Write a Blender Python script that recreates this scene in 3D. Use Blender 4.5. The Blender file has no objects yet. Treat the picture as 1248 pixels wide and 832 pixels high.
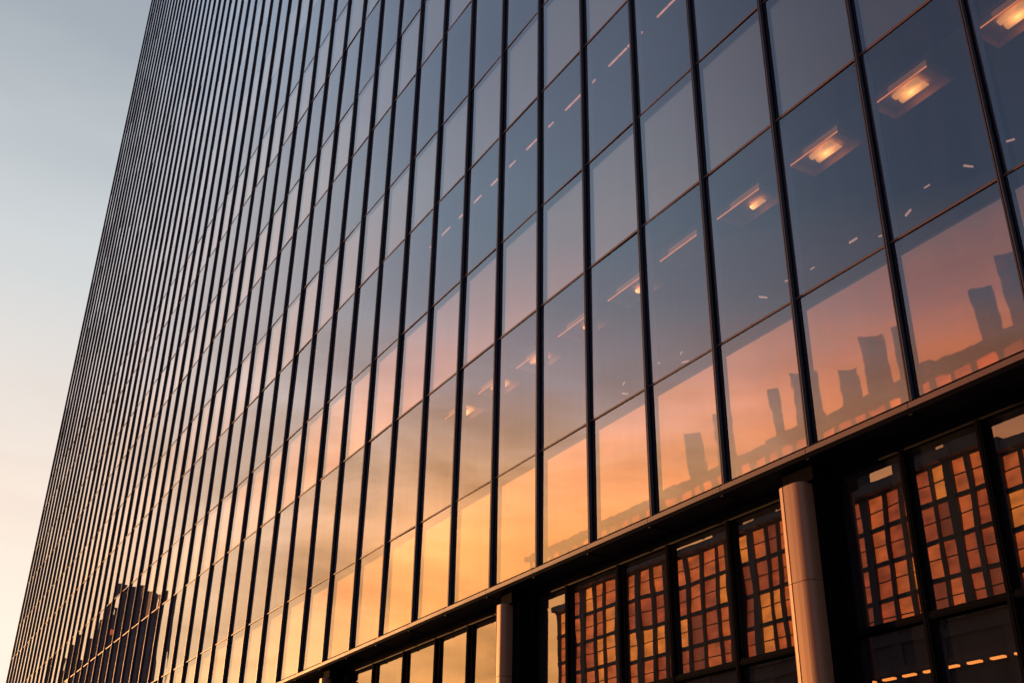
import bpy, math, random
from mathutils import Matrix, Vector
random.seed(7)
R = math.radians
scene = bpy.context.scene
col = scene.collection

# ------------------------------------------------------------------ camera
cd = bpy.data.cameras.new("camera"); cam = bpy.data.objects.new("camera", cd); col.objects.link(cam)
cd.sensor_fit = 'HORIZONTAL'; cd.sensor_width = 36.0; cd.lens = 39.25
cd.clip_start = 0.1; cd.clip_end = 8000
r = Vector((0.5020498, 0.86471914, 0.01438064)); u = Vector((0.38633199, -0.23911642, 0.89082598)); f = Vector((-0.77375293, 0.44168331, 0.45411702))
cam.matrix_world = Matrix(((r.x, u.x, -f.x, 0), (r.y, u.y, -f.y, 0), (r.z, u.z, -f.z, 1.6), (0, 0, 0, 1)))
scene.camera = cam

# ------------------------------------------------------------------ sun, sky, exposure
SUN_AZ, SUN_EL = 24.0, 6.5          # degrees outward from the facade line (-X towards -Y), and up
sd = Vector((-math.cos(R(SUN_AZ))*math.cos(R(SUN_EL)), -math.sin(R(SUN_AZ))*math.cos(R(SUN_EL)), math.sin(R(SUN_EL))))
sl = bpy.data.lights.new("sun", 'SUN'); sl.energy = 3.2; sl.angle = R(0.5); sl.color = (1.0, 0.44, 0.15)
so = bpy.data.objects.new("sun", sl); col.objects.link(so); so.rotation_euler = sd.to_track_quat('Z', 'Y').to_euler()
scene.view_settings.view_transform = 'Standard'; scene.view_settings.look = 'None'
scene.view_settings.exposure = 0.0; scene.view_settings.gamma = 1.0
scene.cycles.max_bounces = 10; scene.cycles.glossy_bounces = 5; scene.cycles.transparent_max_bounces = 16
scene.cycles.sample_clamp_indirect = 6.0
scene.cycles.caustics_reflective = False; scene.cycles.caustics_refractive = False

w = bpy.data.worlds.new("World"); scene.world = w; w.use_nodes = True
nt = w.node_tree; nt.nodes.clear()
def N(nt, t, **kw):
    n = nt.nodes.new(t)
    for k, v in kw.items(): setattr(n, k, v)
    return n
def L(nt, a, b): nt.links.new(a, b)
def M_(nt, op, a, b=None, c=None, clamp=False):
    n = N(nt, 'ShaderNodeMath', operation=op, use_clamp=clamp)
    for i, v in enumerate((a, b, c)):
        if v is None: continue
        if isinstance(v, (int, float)): n.inputs[i].default_value = v
        else: L(nt, v, n.inputs[i])
    return n.outputs[0]
def step(nt, v, a, b):
    n = N(nt, 'ShaderNodeMapRange', interpolation_type='SMOOTHSTEP'); L(nt, v, n.inputs[0])
    n.inputs[1].default_value = a; n.inputs[2].default_value = b
    return n.outputs[0]
def mixc(nt, fac, a, b, mode='MIX'):
    n = N(nt, 'ShaderNodeMix', data_type='RGBA', blend_type=mode)
    if isinstance(fac, (int, float)): n.inputs[0].default_value = fac
    else: L(nt, fac, n.inputs[0])
    for s, v in ((6, a), (7, b)):
        if isinstance(v, tuple): n.inputs[s].default_value = v if len(v) == 4 else v+(1,)
        else: L(nt, v, n.inputs[s])
    return n.outputs[2]
tc = N(nt, 'ShaderNodeTexCoord'); sep = N(nt, 'ShaderNodeSeparateXYZ'); L(nt, tc.outputs['Generated'], sep.inputs[0])
el = M_(nt, 'DIVIDE', M_(nt, 'ARCSINE', sep.outputs[2]), math.pi/2)
az = M_(nt, 'MULTIPLY', M_(nt, 'ARCTAN2', M_(nt, 'MULTIPLY', sep.outputs[1], -1.0), M_(nt, 'MULTIPLY', sep.outputs[0], -1.0)), 180/math.pi)
# slow undulation of the cloud layers
mp = N(nt, 'ShaderNodeMapping'); L(nt, tc.outputs['Generated'], mp.inputs[0]); mp.inputs['Scale'].default_value = (1, 1, 3.6); mp.inputs['Rotation'].default_value = (0.1, -0.12, 0)
nz = N(nt, 'ShaderNodeTexNoise'); L(nt, mp.outputs[0], nz.inputs['Vector']); nz.inputs['Scale'].default_value = 5.0; nz.inputs['Detail'].default_value = 6; nz.inputs['Roughness'].default_value = 0.55; nz.inputs['Distortion'].default_value = 0.35
cl = nz.outputs['Fac']
el2 = M_(nt, 'ADD', el, M_(nt, 'MULTIPLY', M_(nt, 'SUBTRACT', cl, 0.5), 0.05))
KS = 4.0
def ramp(fac, pts):
    n = N(nt, 'ShaderNodeValToRGB'); L(nt, fac, n.inputs[0]); e = n.color_ramp.elements
    while len(e) < len(pts): e.new(0.5)
    for q, (d, c) in zip(e, pts):
        q.position = max(0, d/90); q.color = (c[0]/KS, c[1]/KS, c[2]/KS, 1)
    return n.outputs[0]
A = ramp(el2, [(0, (1.05, .78, .52)), (7, (1.05, .90, .76)), (12, (1.03, .89, .76)), (17, (.97, .82, .71)), (23, (.82, .765, .725)), (29, (.65, .685, .705)), (34, (.53, .575, .61)), (39, (.40, .445, .495)), (55, (.2, .25, .34)), (90, (.08, .12, .2))])
B2 = ramp(el2, [(0, (1.8, 1.0, .5)), (9, (2.05, 1.22, .62)), (15, (1.85, 1.2, .76)), (20, (1.6, 1.2, .97)), (26, (1.2, 1.08, 1.06)), (33, (.92, .93, 1.0)), (41, (.60, .74, .93)), (55, (.3, .4, .55)), (90, (.08, .12, .2))])
B = ramp(el2, [(0, (3.8, 1.3, .28)), (9, (3.5, 1.42, .38)), (17, (3.3, 1.42, .46)), (21, (2.5, 1.35, .75)), (25, (1.45, 1.1, 1.12)), (29, (.76, .80, .98)), (33, (.55, .73, .96)), (38, (.44, .58, .82)), (55, (.15, .22, .36)), (90, (.07, .11, .2))])
Cc = ramp(el2, [(0, (2.6, .75, .25)), (12, (2.7, .8, .3)), (20, (2.15, .74, .24)), (24, (1.15, .52, .33)), (28, (.42, .42, .55)), (33, (.17, .26, .43)), (40, (.15, .21, .36)), (60, (.08, .12, .22)), (90, (.05, .08, .15))])
Dd = ramp(el, [(0, (.28, .17, .18)), (12, (.24, .22, .30)), (30, (.16, .23, .40)), (90, (.08, .12, .22))])
c1 = mixc(nt, step(nt, az, 13.0, 28.0), mixc(nt, step(nt, az, 1.5, 12.0), A, B2), B)
c2 = mixc(nt, step(nt, az, 34.0, 56.0), c1, Cc)
aaz = M_(nt, 'ABSOLUTE', az)
c3 = mixc(nt, step(nt, aaz, 62.0, 100.0), c2, Dd)
# brighter and darker cloud streaks low in the sky
low = M_(nt, 'MULTIPLY', M_(nt, 'SUBTRACT', 1.0, step(nt, el, .20, .36)), M_(nt, 'MULTIPLY_ADD', step(nt, az, 6.0, 22.0), .88, .12))
amp = low
gain = M_(nt, 'ADD', 1.0, M_(nt, 'MULTIPLY', amp, M_(nt, 'MULTIPLY', M_(nt, 'SUBTRACT', cl, 0.5), 2.3)))
c4 = N(nt, 'ShaderNodeVectorMath', operation='SCALE'); L(nt, c3, c4.inputs[0]); L(nt, M_(nt, 'MULTIPLY', gain, KS), c4.inputs['Scale'])
sky = N(nt, 'ShaderNodeTexSky', sky_type='NISHITA', sun_disc=False, sun_elevation=R(SUN_EL))
sky.sun_rotation = math.atan2(sd.x, sd.y); sky.air_density = 1.2; sky.dust_density = 2.0
bg1 = N(nt, 'ShaderNodeBackground'); L(nt, c4.outputs[0], bg1.inputs[0]); bg1.inputs[1].default_value = 0.95
bg2 = N(nt, 'ShaderNodeBackground'); L(nt, sky.outputs[0], bg2.inputs[0]); bg2.inputs[1].default_value = 0.01
ad = N(nt, 'ShaderNodeAddShader'); L(nt, bg1.outputs[0], ad.inputs[0]); L(nt, bg2.outputs[0], ad.inputs[1])
wo = N(nt, 'ShaderNodeOutputWorld'); L(nt, ad.outputs[0], wo.inputs[0])

# ------------------------------------------------------------------ materials
def mat(name, base, rough=.6, metal=0.0, spec=.5, var=.15, scale=3.0, bump=0.0, bscale=40.0, coat=0):
    m = bpy.data.materials.new(name); m.use_nodes = True; t = m.node_tree
    b = t.nodes['Principled BSDF']; c = N(t, 'ShaderNodeTexCoord')
    n = N(t, 'ShaderNodeTexNoise'); L(t, c.outputs['Object'], n.inputs['Vector']); n.inputs['Scale'].default_value = scale; n.inputs['Detail'].default_value = 5
    lo = tuple(x*(1-var) for x in base); hi = tuple(min(1, x*(1+var)) for x in base)
    L(t, mixc(t, n.outputs['Fac'], lo, hi), b.inputs['Base Color'])
    b.inputs['Metallic'].default_value = metal; b.inputs['Specular IOR Level'].default_value = spec
    L(t, M_(t, 'MULTIPLY_ADD', n.outputs['Fac'], .25*rough, rough*.87), b.inputs['Roughness'])
    if bump:
        n2 = N(t, 'ShaderNodeTexNoise'); L(t, c.outputs['Object'], n2.inputs['Vector']); n2.inputs['Scale'].default_value = bscale
        bp = N(t, 'ShaderNodeBump'); bp.inputs['Strength'].default_value = 1; bp.inputs['Distance'].default_value = bump
        L(t, n2.outputs['Fac'], bp.inputs['Height']); L(t, bp.outputs[0], b.inputs['Normal'])
    return m
def emis(name, colr, strength, var=.5, scale=2.0, stretch=(1, 1, 1)):
    m = bpy.data.materials.new(name); m.use_nodes = True; t = m.node_tree
    b = t.nodes['Principled BSDF']; b.inputs['Base Color'].default_value = (.2, .12, .06, 1); b.inputs['Roughness'].default_value = .25
    c = N(t, 'ShaderNodeTexCoord'); mpn = N(t, 'ShaderNodeMapping'); mpn.inputs['Scale'].default_value = stretch
    L(t, c.outputs['Object'], mpn.inputs[0]); n = N(t, 'ShaderNodeTexNoise'); L(t, mpn.outputs[0], n.inputs['Vector']); n.inputs['Scale'].default_value = scale
    b.inputs['Emission Color'].default_value = colr+(1,)
    L(t, M_(t, 'MULTIPLY', M_(t, 'MULTIPLY_ADD', M_(t, 'SUBTRACT', n.outputs['Fac'], .5), 2*var, 1.0, clamp=False), strength), b.inputs['Emission Strength'])
    return m
def glass(name, ior, tint, wav=.0006, fscale=(1.1, 1.1, .55), smear=.0):
    m = bpy.data.materials.new(name); m.use_nodes = True; t = m.node_tree; t.nodes.clear()
    out = N(t, 'ShaderNodeOutputMaterial'); c = N(t, 'ShaderNodeTexCoord')
    mpn = N(t, 'ShaderNodeMapping'); mpn.inputs['Scale'].default_value = fscale; L(t, c.outputs['Object'], mpn.inputs[0])
    n = N(t, 'ShaderNodeTexNoise'); L(t, mpn.outputs[0], n.inputs['Vector']); n.inputs['Scale'].default_value = 1.0; n.inputs['Detail'].default_value = 1.5
    bp = N(t, 'ShaderNodeBump'); bp.inputs['Distance'].default_value = wav; bp.inputs['Strength'].default_value = 1.0; L(t, n.outputs['Fac'], bp.inputs['Height'])
    fr = N(t, 'ShaderNodeFresnel'); fr.inputs['IOR'].default_value = ior
    geo = N(t, 'ShaderNodeNewGeometry')
    g = N(t, 'ShaderNodeBsdfGlossy'); g.inputs['Color'].default_value = (.96, .96, .97, 1); L(t, bp.outputs[0], g.inputs['Normal'])
    n2 = N(t, 'ShaderNodeTexNoise'); mp2 = N(t, 'ShaderNodeMapping'); mp2.inputs['Scale'].default_value = (2.6, 1, .35); L(t, c.outputs['Object'], mp2.inputs[0]); L(t, mp2.outputs[0], n2.inputs['Vector']); n2.inputs['Scale'].default_value = 2.3; n2.inputs['Detail'].default_value = 4
    g.inputs['Roughness'].default_value = 0.0
    tr = N(t, 'ShaderNodeBsdfTransparent'); tr.inputs['Color'].default_value = tint+(1,)
    # the room side keeps a plain weak reflection
    fac = M_(t, 'MULTIPLY', M_(t, 'MULTIPLY_ADD', fr.outputs[0], 1.3, -.045, clamp=True), M_(t, 'SUBTRACT', 1.0, geo.outputs['Backfacing']))
    fac = M_(t, 'ADD', fac, M_(t, 'MULTIPLY', geo.outputs['Backfacing'], .08))
    mx = N(t, 'ShaderNodeMixShader'); L(t, fac, mx.inputs[0]); L(t, tr.outputs[0], mx.inputs[1]); L(t, g.outputs[0], mx.inputs[2])
    # streaky dust film, strengthened and tinted to stand in for interior haze
    df = N(t, 'ShaderNodeBsdfDiffuse'); df.inputs['Color'].default_value = (.31, .33, .38, 1)
    mx2 = N(t, 'ShaderNodeMixShader'); L(t, M_(t, 'MULTIPLY', n2.outputs['Fac'], .085), mx2.inputs[0]); L(t, mx.outputs[0], mx2.inputs[1]); L(t, df.outputs[0], mx2.inputs[2])
    L(t, mx2.outputs[0], out.inputs[0])
    return m
G_VIS = glass("coated_glass", 2.35, (.62, .64, .66), .0013)
G_LOB = glass("lobby_glass", 2.35, (.55, .56, .58), .0011, (1.0, 1.0, .9))
ALU = mat("dark_anodised_metal", (.055, .070, .104), .42, .0, .5, .25, 6, .0004, 60)
ALU2 = mat("bronze_cap_metal", (.085, .066, .058), .38, .6, .5, .2, 5)
GASK = mat("black_gasket", (.006, .006, .008), .8, 0, .02)
TRIM = mat("copper_brown_trim", (.17, .085, .055), .5, .0, .5, .18, 4, .0004, 30)
INNER = mat('inner_frame_paint', (.40, .38, .37), .6)
TRANS = mat('transom_metal', (.14, .07, .048), .5, .0, .5, .2, 4)
SOFF = mat("black_soffit_panel", (.012, .013, .017), .6, 0, .12, .3, 1.5)
SPAN = None
def spandrel_mat():
    m = bpy.data.materials.new("bronze_backing_sheet"); m.use_nodes = True; t = m.node_tree; t.nodes.clear()
    out = N(t, 'ShaderNodeOutputMaterial'); c = N(t, 'ShaderNodeTexCoord')
    mpn = N(t, 'ShaderNodeMapping'); mpn.inputs['Scale'].default_value = (1.7, 1, 1.5); L(t, c.outputs['Object'], mpn.inputs[0])
    n = N(t, 'ShaderNodeTexNoise'); L(t, mpn.outputs[0], n.inputs['Vector']); n.inputs['Scale'].default_value = 1.3; n.inputs['Detail'].default_value = 2
    bp = N(t, 'ShaderNodeBump'); bp.inputs['Distance'].default_value = .0005; L(t, n.outputs['Fac'], bp.inputs['Height'])
    g = N(t, 'ShaderNodeBsdfGlossy'); g.inputs['Color'].default_value = (.66, .37, .22, 1); g.inputs['Roughness'].default_value = .015; L(t, bp.outputs[0], g.inputs['Normal'])
    d = N(t, 'ShaderNodeBsdfDiffuse'); d.inputs['Color'].default_value = (.30, .16, .10, 1)
    mx = N(t, 'ShaderNodeMixShader'); mx.inputs[0].default_value = .04; L(t, g.outputs[0], mx.inputs[1]); L(t, d.outputs[0], mx.inputs[2])
    L(t, mx.outputs[0], out.inputs[0]); return m
SPAN = spandrel_mat()
CLOS = mat("dark_closure_sheet", (.03, .035, .045), .8)
CEIL = mat("office_ceiling", (.25, .25, .26), .85, 0, .3, .1, 2)
FLR = mat("office_floor", (.05, .05, .055), .9)
CORE = mat("office_core_wall", (.07, .07, .08), .9, 0, .3, .3, .6)
COLM = mat("column_lit_cladding", (.40, .215, .11), .46, .2, .5, .08, 2, .0004, 20)
COLD = mat("column_shade_cladding", (.045, .043, .05), .5, .2, .5, .2, 3)  # flank shade put into the colour; lamp housings share it
STONE = mat("street_block_stone", (.10, .085, .085), .8, 0, .3, .25, .3, .01, 3)
MAUV = mat("roof_fascia_metal", (.16, .12, .13), .6, .1, .5, .2, .25)
PALE = mat("pale_cladding", (.45, .33, .28), .7, 0, .3, .2, .2)
PIER = mat("dark_pier_metal", (.030, .028, .032), .55, 0, .4, .25, .5)
TWR = [mat("tower_dusk_grey", (.13, .11, .13), .7, 0, .4, .3, .05), mat("tower_brown", (.16, .11, .10), .75, 0, .4, .3, .06), mat("tower_slate", (.09, .09, .12), .6, 0, .4, .3, .05)]
TWIN = mat("tower_window_glass", (.03, .035, .05), .15, 0, .8, .4, .4)
WARM = [emis("sunset_glow_amber", (1.0, .25, .035), 2.7, .9, .45, (1, 1, 1.6)), emis("sunset_glow_orange", (1.0, .18, .035), 1.9, 1.0, .45, (1, 1, 1.8)), emis("sunset_glow_copper", (1.0, .155, .04), 1.25, 1.1, .45, (1, 1, 2)), emis("window_glow_rust", (1.0, .16, .05), .7, .7, .3)]  # emission stands in for sunset mirrored in the street block's windows
LAMP = emis("lamp_diffuser", (1.0, .36, .09), 1.0, .4, 9.0)
def _falloff(m, hi, lo):
    t = m.node_tree; c = N(t, 'ShaderNodeTexCoord'); mpn = N(t, 'ShaderNodeMapping'); mpn.inputs['Scale'].default_value = (4.6, 6.0, 0)
    L(t, c.outputs['Object'], mpn.inputs[0]); g = N(t, 'ShaderNodeTexGradient', gradient_type='QUADRATIC_SPHERE'); L(t, mpn.outputs[0], g.inputs[0])
    b = t.nodes['Principled BSDF']; src = b.inputs['Emission Strength'].links[0].from_socket
    L(t, M_(t, 'MULTIPLY', src, M_(t, 'MULTIPLY_ADD', g.outputs['Fac'], hi-lo, lo)), b.inputs['Emission Strength'])
_falloff(LAMP, 4.2, .9)
LAMPE = emis("lamp_edge_glow", (1.0, .26, .07), 1.1, .3, 3.0)
DASH = emis("tube_light", (1.0, .48, .34), .6, .4, 8.0)
STRIP = emis("strip_light", (1.0, .36, .24), .9, .8, 6.0)
LOBL = emis("lobby_tube_light", (1.0, .28, .05), 2.4, .3, 3.0)
REFL = mat("lamp_reflector", (.85, .62, .48), .5, .2, .5, .1, 6)
ASPH = mat("asphalt", (.045, .045, .048), .9, 0, .3, .3, .6, .01, 60)
PAVE = mat("paving_stone", (.22, .21, .20), .85, 0, .3, .2, 1.2, .004, 20)
GRND = mat("city_ground", (.09, .085, .08), .95, 0, .2, .3, .02)
PAINT = mat("road_paint", (.75, .74, .70), .7)

# ------------------------------------------------------------------ mesh helpers
class MB:
    def __init__(s): s.v = []; s.f = []; s.m = []
    def quad(s, a, b, c, d, mi=0):
        i = len(s.v); s.v += [a, b, c, d]; s.f.append((i, i+1, i+2, i+3)); s.m.append(mi)
    def box(s, x0, x1, y0, y1, z0, z1, mi=0):
        i = len(s.v)
        s.v += [(x0, y0, z0), (x1, y0, z0), (x1, y1, z0), (x0, y1, z0), (x0, y0, z1), (x1, y0, z1), (x1, y1, z1), (x0, y1, z1)]
        for q in ((0, 3, 2, 1), (4, 5, 6, 7), (0, 1, 5, 4), (1, 2, 6, 5), (2, 3, 7, 6), (3, 0, 4, 7)):
            s.f.append(tuple(i+k for k in q)); s.m.append(mi)
    def prism(s, pts, z0, z1, mi=0, mis=None):      # pts counter-clockwise in XY
        i = len(s.v); n = len(pts)
        s.v += [(x, y, z0) for x, y in pts]+[(x, y, z1) for x, y in pts]
        for k in range(n):
            k2 = (k+1) % n; s.f.append((i+k, i+k2, i+n+k2, i+n+k)); s.m.append(mis[k] if mis else mi)
        s.f.append(tuple(i+k for k in reversed(range(n)))); s.m.append(mi)
        s.f.append(tuple(i+n+k for k in range(n))); s.m.append(mi)
    def build(s, name, mats, parent=None, loc=None, smooth=False):
        me = bpy.data.meshes.new(name); me.from_pydata(s.v, [], s.f)
        if not isinstance(mats, (list, tuple)): mats = [mats]
        for m in mats: me.materials.append(m)
        me.polygons.foreach_set('material_index', s.m)
        if smooth: me.polygons.foreach_set('use_smooth', [True]*len(s.f))
        me.update(); o = bpy.data.objects.new(name, me); col.objects.link(o)
        if loc: o.location = loc
        if parent: o.parent = parent
        return o
def tag(o, label=None, cat=None, group=None, kind=None):
    if label: o['label'] = label
    if cat: o['category'] = cat
    if group: o['group'] = group
    if kind: o['kind'] = kind
    return o
def empty(name, loc, label, cat, group=None):
    o = bpy.data.objects.new(name, None); col.objects.link(o); o.location = loc; o.empty_display_size = .3
    return tag(o, label, cat, group)

# ------------------------------------------------------------------ ground and street
g = MB(); g.quad((-4000, -4000, 0), (4000, -4000, 0), (4000, 4000, 0), (-4000, 4000, 0)); tag(g.build("ground", GRND), 'dark city ground stretching away around the towers', 'ground', kind='structure')
g = MB(); g.quad((-300, -40, .004), (300, -40, .004), (300, -4, .004), (-300, -4, .004))
tag(g.build("road", ASPH), 'dark asphalt road running past the glass tower', 'road', kind='structure')
g = MB()
for i in range(-30, 30): g.quad((i*9, -22.08, .008), (i*9+3.5, -22.08, .008), (i*9+3.5, -21.92, .008), (i*9, -21.92, .008))
tag(g.build("road_marking", PAINT), 'broken white line along the middle of the road', 'road marking', kind='structure')
g = MB(); g.box(-300, 300, -4, 60, -.2, .13)
tag(g.build("pavement", PAVE), 'pale stone pavement at the foot of the glass tower', 'pavement', kind='structure')

# ------------------------------------------------------------------ the glass tower
FY = 8.0; BAY = 1.3491
def bx(k): return -6.40 - BAY*k
K0, K1 = -14, 49
rows = [5.911, 7.620, 10.049, 11.917, 14.295, 16.253, 18.792, 20.782, 23.418]
while rows[-1] < 96: rows.append(rows[-1] + (2.04 if len(rows) % 2 == 1 else 2.60))
if len(rows) % 2 == 1: rows.pop()
TOP = rows[-1]; XL, XR = bx(K1), bx(K0)
tower = empty("office_tower", ((XL+XR)/2, 25, 0), 'tall glass office tower with dense dark fins filling the picture', 'office tower')
TW = Vector(tower.location)
def tb(mb, name, mats, **k):
    o = mb.build(name, mats, tower, **k); o.location = o.location - TW; return o

# panes: every pane has its own tiny set, like real glazing
CV = cam.matrix_world.inverted()
def proj(x, y, z):
    p = CV @ Vector((x, y, z))
    if p.z > -.1: return None
    fpx = 39.25/36*1248
    return (624+fpx*p.x/-p.z, 416-fpx*p.y/-p.z)
cand = []
for k in range(K0, K1):
    for i in range(len(rows)-1):
        x0, x1 = bx(k+1)+.02, bx(k)-.02; mg0, mg1 = (.004 if i < 10 else .001), (.004 if i < 9 else .001); z0, z1 = rows[i]+mg0, rows[i+1]-mg1
        pr = [proj(x, FY, z) for x, z in ((x0, z0), (x1, z0), (x1, z1), (x0, z1))]
        a = 0
        if all(pr):
            inside = any(0 < q[0] < 1248 and 0 < q[1] < 832 for q in pr)
            if inside:
                q = [(min(max(c[0], 0), 1248), min(max(c[1], 0), 832)) for c in pr]
                a = abs(sum(q[j][0]*q[(j+1) % 4][1]-q[(j+1) % 4][0]*q[j][1] for j in range(4)))/2
        cand.append((a, x0, x1, z0, z1))
cand.sort(key=lambda c: -c[0])
def pane(mb, x0, x1, z0, z1, j=.0026, y=FY):
    jx = random.gauss(0, j); jz = random.gauss(0, j)
    mb.quad((x0, y+jx+jz, z0), (x1, y-jx+jz, z0), (x1, y-jx-jz, z1), (x0, y+jx-jz, z1))
for c in cand[:98]:
    m = MB(); pane(m, *c[1:]); tb(m, "glass_pane", G_VIS)
m = MB()
for c in cand[98:]: pane(m, *c[1:])
o = tb(m, "upper_glazing", G_VIS); o['kind'] = 'stuff'

# mullions: outer fin with bronze cap, black gaskets, grey inner frame
FD, FW = .062, .036
for k in range(K0, K1+1):
    x = bx(k); m = MB()
    zb = rows[0]-.03
    m.box(x-FW/2-.008, x+FW/2+.008, FY-.010, FY+.03, zb, TOP, 0)            # gasket
    m.box(x-FW/2+.003, x+FW/2-.003, FY-FD+.012, FY-.010, zb, TOP, 1)        # fin
    zz = [zb]+[rows[q]+.3 for q in range(2, len(rows)-1, 2)]+[TOP]
    for za, zc_ in zip(zz[:-1], zz[1:]):                                    # split cap in storey-high lengths
        e = random.gauss(0, .0008)
        m.box(x-FW/2+e, x-.005, FY-FD, FY-FD+.0115, za+.004, zc_-.004, 2)
        m.box(x+.005, x+FW/2+e, FY-FD, FY-FD+.0115, za+.004, zc_-.004, 2)
    for i in range(1, len(rows)-1, 2): m.box(x-.028, x+.028, FY+.0305, FY+.14, rows[i]+.02, rows[i+1]-.02, 3)
    tb(m, "mullion", [GASK, ALU, ALU2, INNER])
# transoms
for i, z in enumerate(rows[1:], 1):
    m = MB(); hh = (.012 if i % 2 else .017) if i < 9 else .006
    if i < 10:
        m.box(XL, XR, FY-.004, FY+.10, z-hh-.003, z+hh+.003, 0)
        m.box(XL, XR, FY-.012, FY-.0045, z-hh, z+hh, 1)
    else:                                   # higher up the glass is butt-jointed over a hidden rail
        m.box(XL, XR, FY+.012, FY+.10, z-hh-.01, z+hh+.01, 0)
    if i % 2 == 0 and i < 12:
        for k in range(K0+1, 24):
            xx = bx(k)-.045; m.box(xx-.018, xx+.006, FY-.03, FY-.004, z-.10, z-.075, 1)
    tb(m, "transom", [GASK, TRANS if i < 14 else ALU])
# shadow-box backing sheets behind the short panes
for i in range(0, len(rows)-1, 2):
    z0, z1 = rows[i]+.03, rows[i+1]-{0: .175, 2: .15, 4: .11}.get(i, .06); m = MB()
    npl = int((z1-z0)/.06); pz = (z1-z0)/npl; dy = math.tan(R(2.4))*pz       # fine pleats added, tipped down to mirror the lower orange sky
    for k in range(K0, K1):
        x0, x1 = bx(k+1)+.004, bx(k)-.004; j = random.gauss(0, .0014)
        for q in range(npl):
            za, zb_ = z0+q*pz, z0+(q+1)*pz; yb_, yt = FY+.037, FY+.037-dy
            m.quad((x0, yb_+j, za), (x1, yb_-j, za), (x1, yt-j, zb_), (x0, yt+j, zb_), 0)
    m.box(XL, XR, FY+.035, FY+.46, z1, z1+.03, 1)
    m.box(XL, XR, FY+.035, FY+.46, z0-.035, z0-.005, 1)
    m.box(XL, XR, FY+.11, FY+.46, z0, z1-.001, 1)
    tb(m, "spandrel_backing", [SPAN, CLOS])
# floor slabs with ceilings
for i in range(0, len(rows)-1, 2):
    m = MB(); zc = (rows[i]-.02 if i == 0 else rows[i]-.15); zf = rows[i+1]-.12
    if i: m.box(XL+.1, XR-.1, FY+.47, 24, zc, zc+.05, 0)
    else: m.box(XL+.1, XR-.1, FY+.9, 24, zc+.05, zc+.1, 0)
    m.box(XL+.1, XR-.1, FY+.47, 24, zc+.15, zf, 1)
    for j in range(31):                      # ceiling grid battens
        if i and i < 8:
            xx = XR-.4-j*2*BAY; m.box(xx, xx+.03, FY+.5, 20, zc-.012, zc-.001, 0)
    tb(m, "floor_slab", [CEIL, FLR])
m = MB(); m.box(XL+.3, XR-.3, 24.0, 42, .13, TOP, 0); tb(m, "core_wall", CORE)
m = MB(); m.box(XL-.25, XL-.001, FY-.02, 42, .13, TOP+1.2, 0); m.box(XR+.001, XR+.25, FY-.02, 42, .13, TOP+1.2, 0); m.box(XL, XR, 42.0, 42.3, .13, TOP+1.2, 0)
m.box(XL, XR, FY-.02, 42, TOP+.04, TOP+1.2, 0)
tb(m, "end_wall", ALU)

# fascia trim, in bay-long pieces with joints
m = MB()
for k in range(K0, K1):
    x0, x1 = bx(k+1)+.004, bx(k)-.004
    m.box(x0, x1, FY-.11, FY+.02, rows[0]-.115, rows[0]-.060, 0)
m.box(XL, XR, FY-.055, FY+.02, rows[0]-.050, rows[0]-.012, 1)
m.box(XL, XR, FY-.10, FY+.02, rows[0]-.16, rows[0]-.117, 1)
tb(m, "fascia_trim", [TRIM, GASK])
LY = 8.32
m = MB()
i0 = [(XL, FY-.095, 5.750), (XR, FY-.095, 5.750), (XR, LY+.1, 5.752), (XL, LY+.1, 5.752)]
i1 = [(a, b, c+.10 if c < 5.9 else c+.02) for a, b, c in i0]
m.quad(i0[3], i0[2], i0[1], i0[0]); m.quad(*i1)
m.quad(i0[0], i0[1], i1[1], i1[0])
for k in range(K0, 30): m.box(bx(k)-.02, bx(k)+.02, FY-.09, LY-.03, 5.736, 5.7495, 0)
for k in range(K0, 30, 2):                      # thin joints in the soffit
    pass
tb(m, "soffit", SOFF)
m = MB(); m.box(XL, XR, LY-.02, LY+.06, 5.62, 5.748, 0); tb(m, "lobby_header", SOFF)

# lobby glazing
mx_ = [12.0, 9.3, 8.0, 6.7, 4.1, 2.8, 1.5, .2, -1.1, -2.3, -3.5, -4.75, -5.98, -6.88, -7.78, -8.32, -9.45, -10.58, -11.63, -12.86, -13.74, -14.32, -15.74, -16.88, -18.12, -19.43, -20.6, -21.4]
x = -22.7
while x > XL+1: mx_.append(x); x -= 1.33
mx_.append(XL)
def inframe(x, z):
    p = proj(x, LY, z); return p and -20 < p[0] < 1270 and p[1] < 860
for a, b in zip(mx_[:-1], mx_[1:]):
    for z0, z1 in ((.30, 2.3), (2.34, 3.99), (4.055, 5.615)):
        m = MB(); pane(m, b+.02, a-.02, z0, z1, .003, LY+.01)
        tb(m, "lobby_pane", G_LOB) if (inframe(a, z1) and z0 > 2) else None
        if not (inframe(a, z1) and z0 > 2):
            pass
m = MB()
for a, b in zip(mx_[:-1], mx_[1:]):
    for z0, z1 in ((.30, 2.3), (2.34, 3.99), (4.055, 5.615)):
        if not (inframe(a, z1) and z0 > 2): pane(m, b+.02, a-.02, z0, z1, .003, LY+.01)
o = tb(m, "street_level_glazing", G_LOB); o['kind'] = 'stuff'
for x in mx_:
    if x < -30 and False: continue
    m = MB(); m.box(x-.03, x+.03, LY-.06, LY+.0, .3, 5.615, 0); m.box(x-.008, x+.008, LY-.066, LY-.061, .3, 5.61, 1); m.box(x-.025, x+.025, LY+.02, LY+.12, .3, 5.61, 0)
    tb(m, "lobby_mullion", [GASK, GASK])
m = MB(); m.box(XL, XR, LY-.05, LY+.08, 3.99, 4.055, 0); m.box(XL, XR, LY-.056, LY-.0505, 4.005, 4.03, 1); m.box(XL, XR, LY-.05, LY+.08, 2.3, 2.34, 0); m.box(XL, XR, LY-.1, LY+.1, .13, .3, 0)
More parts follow.
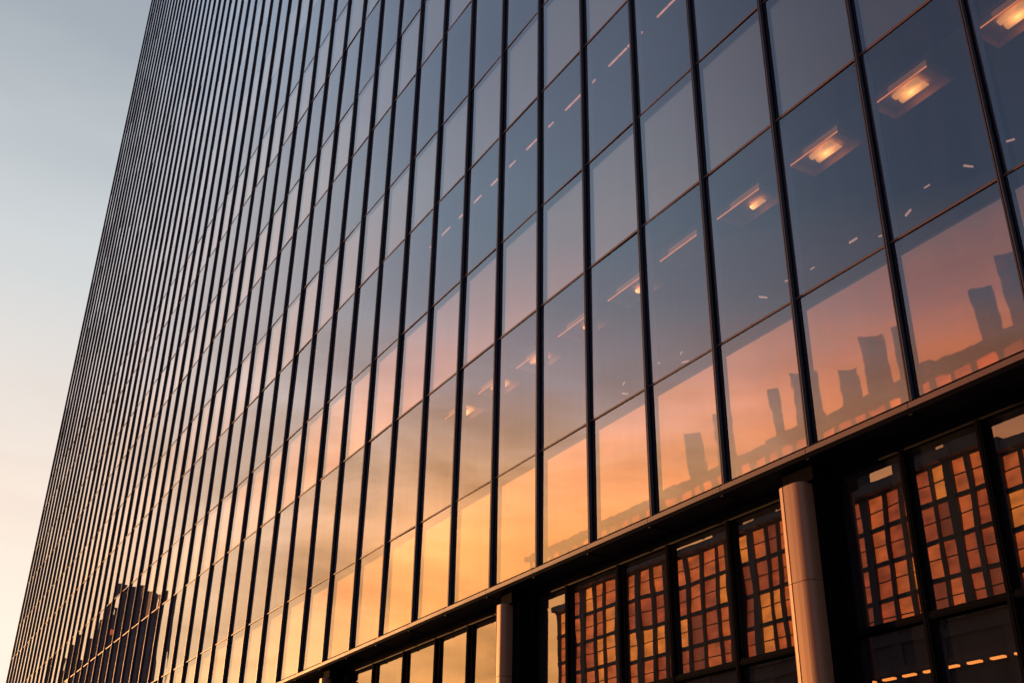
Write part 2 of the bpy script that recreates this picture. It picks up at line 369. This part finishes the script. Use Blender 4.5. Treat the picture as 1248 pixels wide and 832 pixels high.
tb(m, "lobby_transom", [GASK, GASK])
# columns: rounded nose coloured as sunlit, flanks coloured as in shade
def column(xl, wid):
    c = MB(); yb = LY-.001; yf = 7.93; rr = .09
    ptsf = []
    n = 20; hw = wid/2; dp_ = .20
    for j in range(n+1):
        a = math.pi*(1+j/n); ca, sa = math.cos(a), math.sin(a)
        px_ = xl+hw+hw*math.copysign(abs(ca)**.5, ca); py_ = yf+dp_-dp_*abs(sa)**.5
        if j == 9: ptsf += [(px_-.008, py_), (px_-.004, py_+.02), (px_+.004, py_+.02), (px_+.008, py_)]
        else: ptsf.append((px_, py_))
    full = ptsf + [(xl+wid, yb), (xl, yb)]
    for a, b in ((.13, 2.2), (2.205, 3.38), (3.385, 4.55), (4.556, 5.57)):
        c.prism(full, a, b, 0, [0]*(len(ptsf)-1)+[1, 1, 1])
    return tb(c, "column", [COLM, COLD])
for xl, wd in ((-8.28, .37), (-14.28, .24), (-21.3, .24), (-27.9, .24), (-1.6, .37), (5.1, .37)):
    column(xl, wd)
    m = MB(); m.box(xl+wd+.002, xl+max(wd+.06, .44), 8.10, LY-.03, .3, 5.61, 0); m.box(xl+.03, xl+wd+.1, 8.02, LY-.021, 5.572, 5.742, 0)  # tall dark block stands in for flank shade; top box is the bracket
    tb(m, "column_bracket_shade", [GASK])

# ------------------------------------------------------------------ lights inside the offices
def copy_tree(src, loc, label):
    c = src.copy(); col.objects.link(c); c.location = loc; c['label'] = label
    for ch in src.children:
        d = ch.copy(); col.objects.link(d); d.parent = c
    return c
ORD = ['first', 'second', 'third', 'fourth', 'fifth', 'sixth', 'seventh', 'eighth', 'ninth', 'tenth', 'eleventh', 'twelfth', 'thirteenth', 'fourteenth', 'fifteenth', 'sixteenth']
ZC = rows[2]-.15
GL = 'glowing ceiling lights behind the lower office glass'
root = empty("ceiling_light", (-6.35, 8.72, ZC), 'box', 'ceiling light', GL)
m = MB()     # shallow open box reflector
a_, b_, h_ = .41, .21, .11
for (x0, x1, y0, y1) in ((-a_, -a_+.012, -b_, b_), (a_-.012, a_, -b_, b_), (-a_+.013, a_-.013, -b_, -b_+.012), (-a_+.013, a_-.013, b_-.012, b_)): m.box(x0, x1, y0, y1, -h_, -.014)
m.box(-a_+.014, a_-.014, -b_+.014, b_-.014, -.020, -.014)
m.build("reflector", REFL, root)
def tubes(spans):
    m = MB(); nn = 10
    for yc, xa, xb in spans:
        pr_ = [(yc+.045*math.cos(math.pi*q/nn), -.050-.036*math.sin(math.pi*q/nn)) for q in range(nn+1)]
        for (ya, za), (yb_, zb_) in zip(pr_[:-1], pr_[1:]): m.quad((xa, ya, za), (xb, ya, za), (xb, yb_, zb_), (xa, yb_, zb_))
        for xe in (xa, xb):
            i = len(m.v); m.v += [(xe, y, z) for y, z in pr_]; m.f.append(tuple(range(i, i+nn+1))); m.m.append(0)
    return m
dif = tubes([(-.055, -.18, .18), (.055, -.18, .18)]).build("diffuser", LAMP, root)
half = tubes([(.055, -.02, .20)]).build("half_tmp", LAMP); half_me = half.data; bpy.data.objects.remove(half)
m = MB(); m.box(-a_, a_, -b_-.012, -b_-.001, -h_-.008, -h_+.004); m.build("edge_strip", LAMPE, root)
xs = [-6.35-BAY*j*.985 for j in range(0, 9)]
root.location.x = -4.95; root['label'] = 'rectangular amber ceiling light cut by the top right corner of the picture'
for j, x in enumerate(xs):
    lp = copy_tree(root, (x+random.uniform(-.05, .05), 8.72+random.uniform(-.03, .03), ZC), 'rectangular amber ceiling light glowing behind glass, %s of its descending row below the corner one' % ORD[j])
    if j in (2, 4, 5):
        for ch in lp.children:
            if ch.name.startswith('diffuser'): ch.data = half_me
    if j == 3:
        for ch in list(lp.children):
            if ch.name.startswith('diffuser'): bpy.data.objects.remove(ch)
# small tube lights deeper in the same storey
GT = 'small tube lights deeper in the office'
pos = [(-6.4, 10.45), (-7.0, 10.45), (-7.57, 10.36), (-8.1, 10.6), (-8.69, 10.75), (-8.97, 10.49), (-9.83, 10.56), (-10.27, 10.5), (-10.83, 10.52), (-12.98, 10.64), (-13.2, 10.9), (-13.49, 10.51), (-14.45, 10.52), (-14.8, 10.8)]
t0 = None
for j, (x, y) in enumerate(pos):
    if t0 is None:
        t0 = empty("tube_light", (x, y, ZC), '', 'tube light', GT)
        m = MB(); m.box(-.07, .06, -.005, .007, -.045, -.02); m.build("tube", DASH, t0)
        m = MB(); m.box(-.10, .10, -.03, .03, -.019, -.002); m.build("housing", COLD, t0); o = t0
    else: o = copy_tree(t0, (x, y, ZC), '')
    o.rotation_euler.z = random.choice([0, 0, .5, -.35, 1.2])
    o.scale = (random.uniform(.6, 1.2),)*3
    o['label'] = 'tiny pinkish tube light low in the dark office glass, %s of them from the right' % ORD[j]
# long strips one storey higher
GS = 'pink strip lights on the storey above'
ZC4 = rows[4]-.15; s0 = None
for j in range(7):
    x = -9.9-BAY*j*.99
    if s0 is None:
        s0 = empty("strip_light", (x, 8.49, ZC4), '', 'strip light', GS)
        m = MB(); m.box(-.55, -.04, -.010, .014, -.04, -.02); m.box(.0, .40, -.014, .006, -.045, -.02); m.build("tube", STRIP, s0)
        m = MB(); m.box(-.56, .56, -.03, .03, -.019, -.002); m.build("housing", COLD, s0); o = s0
    else: o = copy_tree(s0, (x, 8.49, ZC4), '')
    o['label'] = 'thin pink strip light slanting behind the upper glass, %s down its row' % ORD[j]
# lobby lights
l0 = None
for j in range(9):
    x = -11.5-.46*j
    if l0 is None:
        l0 = empty("lobby_light", (x, 15.95, 5.40), '', 'lobby light', 'orange tube lights in the dark lobby')
        m = MB(); m.box(-.13, .13, -.04, .04, -.06, -.03); m.build("tube", LOBL, l0)
        m = MB(); m.box(-.15, .15, -.06, .06, -.028, -.001); m.build("housing", COLD, l0); o = l0
    else: o = copy_tree(l0, (x, 15.95, 5.40), '')
    o['label'] = 'short orange tube light glowing in the lobby, %s of the row from the right' % ORD[j]
m = MB(); m.box(-30, 5, 10.5, 23.9, 5.41, 5.5); tb(m, "lobby_ceiling", FLR)

# ------------------------------------------------------------------ the street block mirrored in the glass
BY = -64.0; HT = 38.8; BX0, BX1 = -130.5, 40.0
blk = empty("street_block", ((BX0+BX1)/2, BY-14, 0), 'long block with a grid of windows given an orange sunset glow, mirrored in the lobby glass', 'office building')
BL = Vector(blk.location)
def bb(mb, name, mats, p=None):
    o = mb.build(name, mats, p or blk); o.location = o.location-BL if p is None else o.location; return o
m = MB(); m.box(BX0, BX1, BY-28, BY-.6, .004, 24.5, 0); m.box(BX0+.3, BX1-.3, BY-27, BY-.9, 24.5, HT-.4, 0)
for z in (6, 11, 16, 20.5, 23.2): m.box(BX0-.2, BX1+.2, BY-.6, BY-.25, z, z+.7, 0)
for x in range(int(BX0), int(BX1), 7): m.box(x, x+1.1, BY-.58, BY-.38, .1, 24.3, 0)
bb(m, "wall", [STONE])
xs = []; x = BX0+.4
while x < BX1-4:
    wd = random.choice([1.5, 1.8, 2.0, 2.3]); pw = random.choice([.25, .35, .4, .85]); xs.append((x+pw, x+pw+wd, pw)); x += pw+wd
m = MB()
for a, b, pw in xs: m.box(a-pw, a, BY-.9, BY-.1, 24.5, HT-.2, 0)
m.box(BX1-1, BX1, BY-.9, BY+.15, 24.5, HT-1.2, 0)
bb(m, "piers", [PIER])
ZF = [24.6, 28.1, 31.6, 35.1, 38.45]
m = MB()
for z in ZF: m.box(BX0, BX1, BY-.88, BY-.28, z, z+.42, 0)
bb(m, "floor_bands", [PIER])
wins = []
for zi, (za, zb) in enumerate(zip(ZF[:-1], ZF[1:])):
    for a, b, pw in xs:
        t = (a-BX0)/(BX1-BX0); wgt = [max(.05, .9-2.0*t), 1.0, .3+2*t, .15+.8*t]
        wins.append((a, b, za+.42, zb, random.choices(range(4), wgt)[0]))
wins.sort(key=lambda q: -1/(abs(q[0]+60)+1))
def window(mb, q, mi=0, fi=1):
    a, b, z0, z1 = q[:4]; zm = z0+(z1-z0)*.52
    mb.quad((b, BY-.5, z0), (a, BY-.5, z0), (a, BY-.5, z1), (b, BY-.5, z1), mi)
    mb.box(a, b, BY-.49, BY-.42, zm, zm+.10, fi)
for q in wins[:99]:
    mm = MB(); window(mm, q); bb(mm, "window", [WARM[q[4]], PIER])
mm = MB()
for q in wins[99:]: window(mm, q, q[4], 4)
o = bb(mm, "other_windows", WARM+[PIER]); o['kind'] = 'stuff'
# roof crown: mauve fascia in lengths with pale ticks below
m = MB()
segs = [(BX0, -80.5, .5), (-80.4, -62.5, .8), (-62.4, -58.5, 1.1), (-58.4, BX1, .7)]
for a, b, h in segs:
    m.box(a, b, BY-6, BY+.5, HT-.15, HT+h, 0)
    m.box(a+1.5, b-1.5, BY-5, BY-1.5, HT+h, HT+h+.35, 1)
    x = a+1
    while x < b-1: m.box(x, x+.18, BY+.2, BY+.7, HT-.4, HT-.151, 0); x += 2.2
bb(m, "roof_crown", [MAUV, PALE])

# ------------------------------------------------------------------ towers mirrored in the glass
def city_tower(az0, az1, tan_el, R_, mi, label, steps=(), group='distant towers mirrored in the glass'):
    azc = R((az0+az1)/2); wd = R_*2*math.tan(R(az1-az0)/2); h = 1.6+R_*tan_el
    c = Vector((-R_*math.cos(azc), 16-R_*math.sin(azc), 0))
    ro = empty("city_tower", c, label, 'tower', group); ro.rotation_euler.z = azc   # local -X points away along the ray
    m = MB(); dp = wd*.9; m.box(-dp, 0, -wd/2, wd/2, .004, h, 0)
    for (s0, s1, dh) in steps: m.box(-dp*.8, -.5, -wd/2+wd*s0, -wd/2+wd*s1, h, h+dh, 0)
    m.build("wall", TWR[mi], ro)
    m = MB(); z = 6; n = max(2, int(wd/3.2))
    while z < h-3:
        for j in range(n):
            y0 = -wd/2+wd*(j+.18)/n; y1 = -wd/2+wd*(j+.82)/n
            m.quad((.03, y0, z), (.03, y1, z), (.03, y1, z+2.1), (.03, y0, z+2.1), 0)
        z += 3.7
    o = m.build("windows", TWIN, ro); o['kind'] = 'stuff'
    return ro
T = city_tower
T(40.6, 41.6, .348, 420, 1, 'slim brown tower mirrored above the curved roofline, left of its pair')
T(42.2, 43.3, .364, 440, 0, 'slim grey tower mirrored above the curved roofline, right of its pair')
T(45.4, 46.0, .380, 520, 2, 'needle thin dark tower mirrored beside a mullion')
T(46.6, 47.6, .392, 400, 1, 'brown tower mirrored just left of a dark mullion')
T(48.7, 49.7, .388, 380, 1, 'short pale brown tower mirrored left of the broad dark one')
T(50.0, 51.3, .416, 340, 2, 'broad flat topped dark tower mirrored in the bottom row of glass')
T(51.7, 52.7, .421, 360, 0, 'grey tower mirrored against the mullion right of the broad dark one')
T(56.4, 57.6, .440, 330, 2, 'dark tower mirrored near the right edge of the picture')
T(58.0, 59.5, .468, 300, 0, 'tallest mirrored tower, at the right edge of the picture')
# nearer big tower mirrored at the lower left, stepped towards one side
ro = empty("stepped_tower", (-500*math.cos(R(10.4)), 16-500*math.sin(R(10.4)), 0), 'broad dark stepped tower mirrored low at the left behind the fins', 'tower')
ro.rotation_euler.z = R(10.4); wd = 40
m = MB(); hs = [121, 121.5, 122, 122.3, 122, 121, 119, 117, 114, 111, 108, 104, 100, 96, 91, 86, 80]; nn = len(hs)
for j, h in enumerate(hs): m.box(-28+j*.03, -.0-j*.012, -wd/2+wd*j/nn, -wd/2+wd*(j+1)/nn, .004, h, 0)
m.box(-20, -4, -11, -3, 121, 124.5, 0)
m.build("wall", TWR[2], ro)
m = MB()
for j in range(10):
    hj = min(hs[min(nn-1, int(nn*(j+.1)/10))], hs[min(nn-1, int(nn*(j+.95)/10))])
    for zi in range(30):
        z = 5+zi*3.9
        if z+2.4 > hj-1.5 or random.random() < .15: continue
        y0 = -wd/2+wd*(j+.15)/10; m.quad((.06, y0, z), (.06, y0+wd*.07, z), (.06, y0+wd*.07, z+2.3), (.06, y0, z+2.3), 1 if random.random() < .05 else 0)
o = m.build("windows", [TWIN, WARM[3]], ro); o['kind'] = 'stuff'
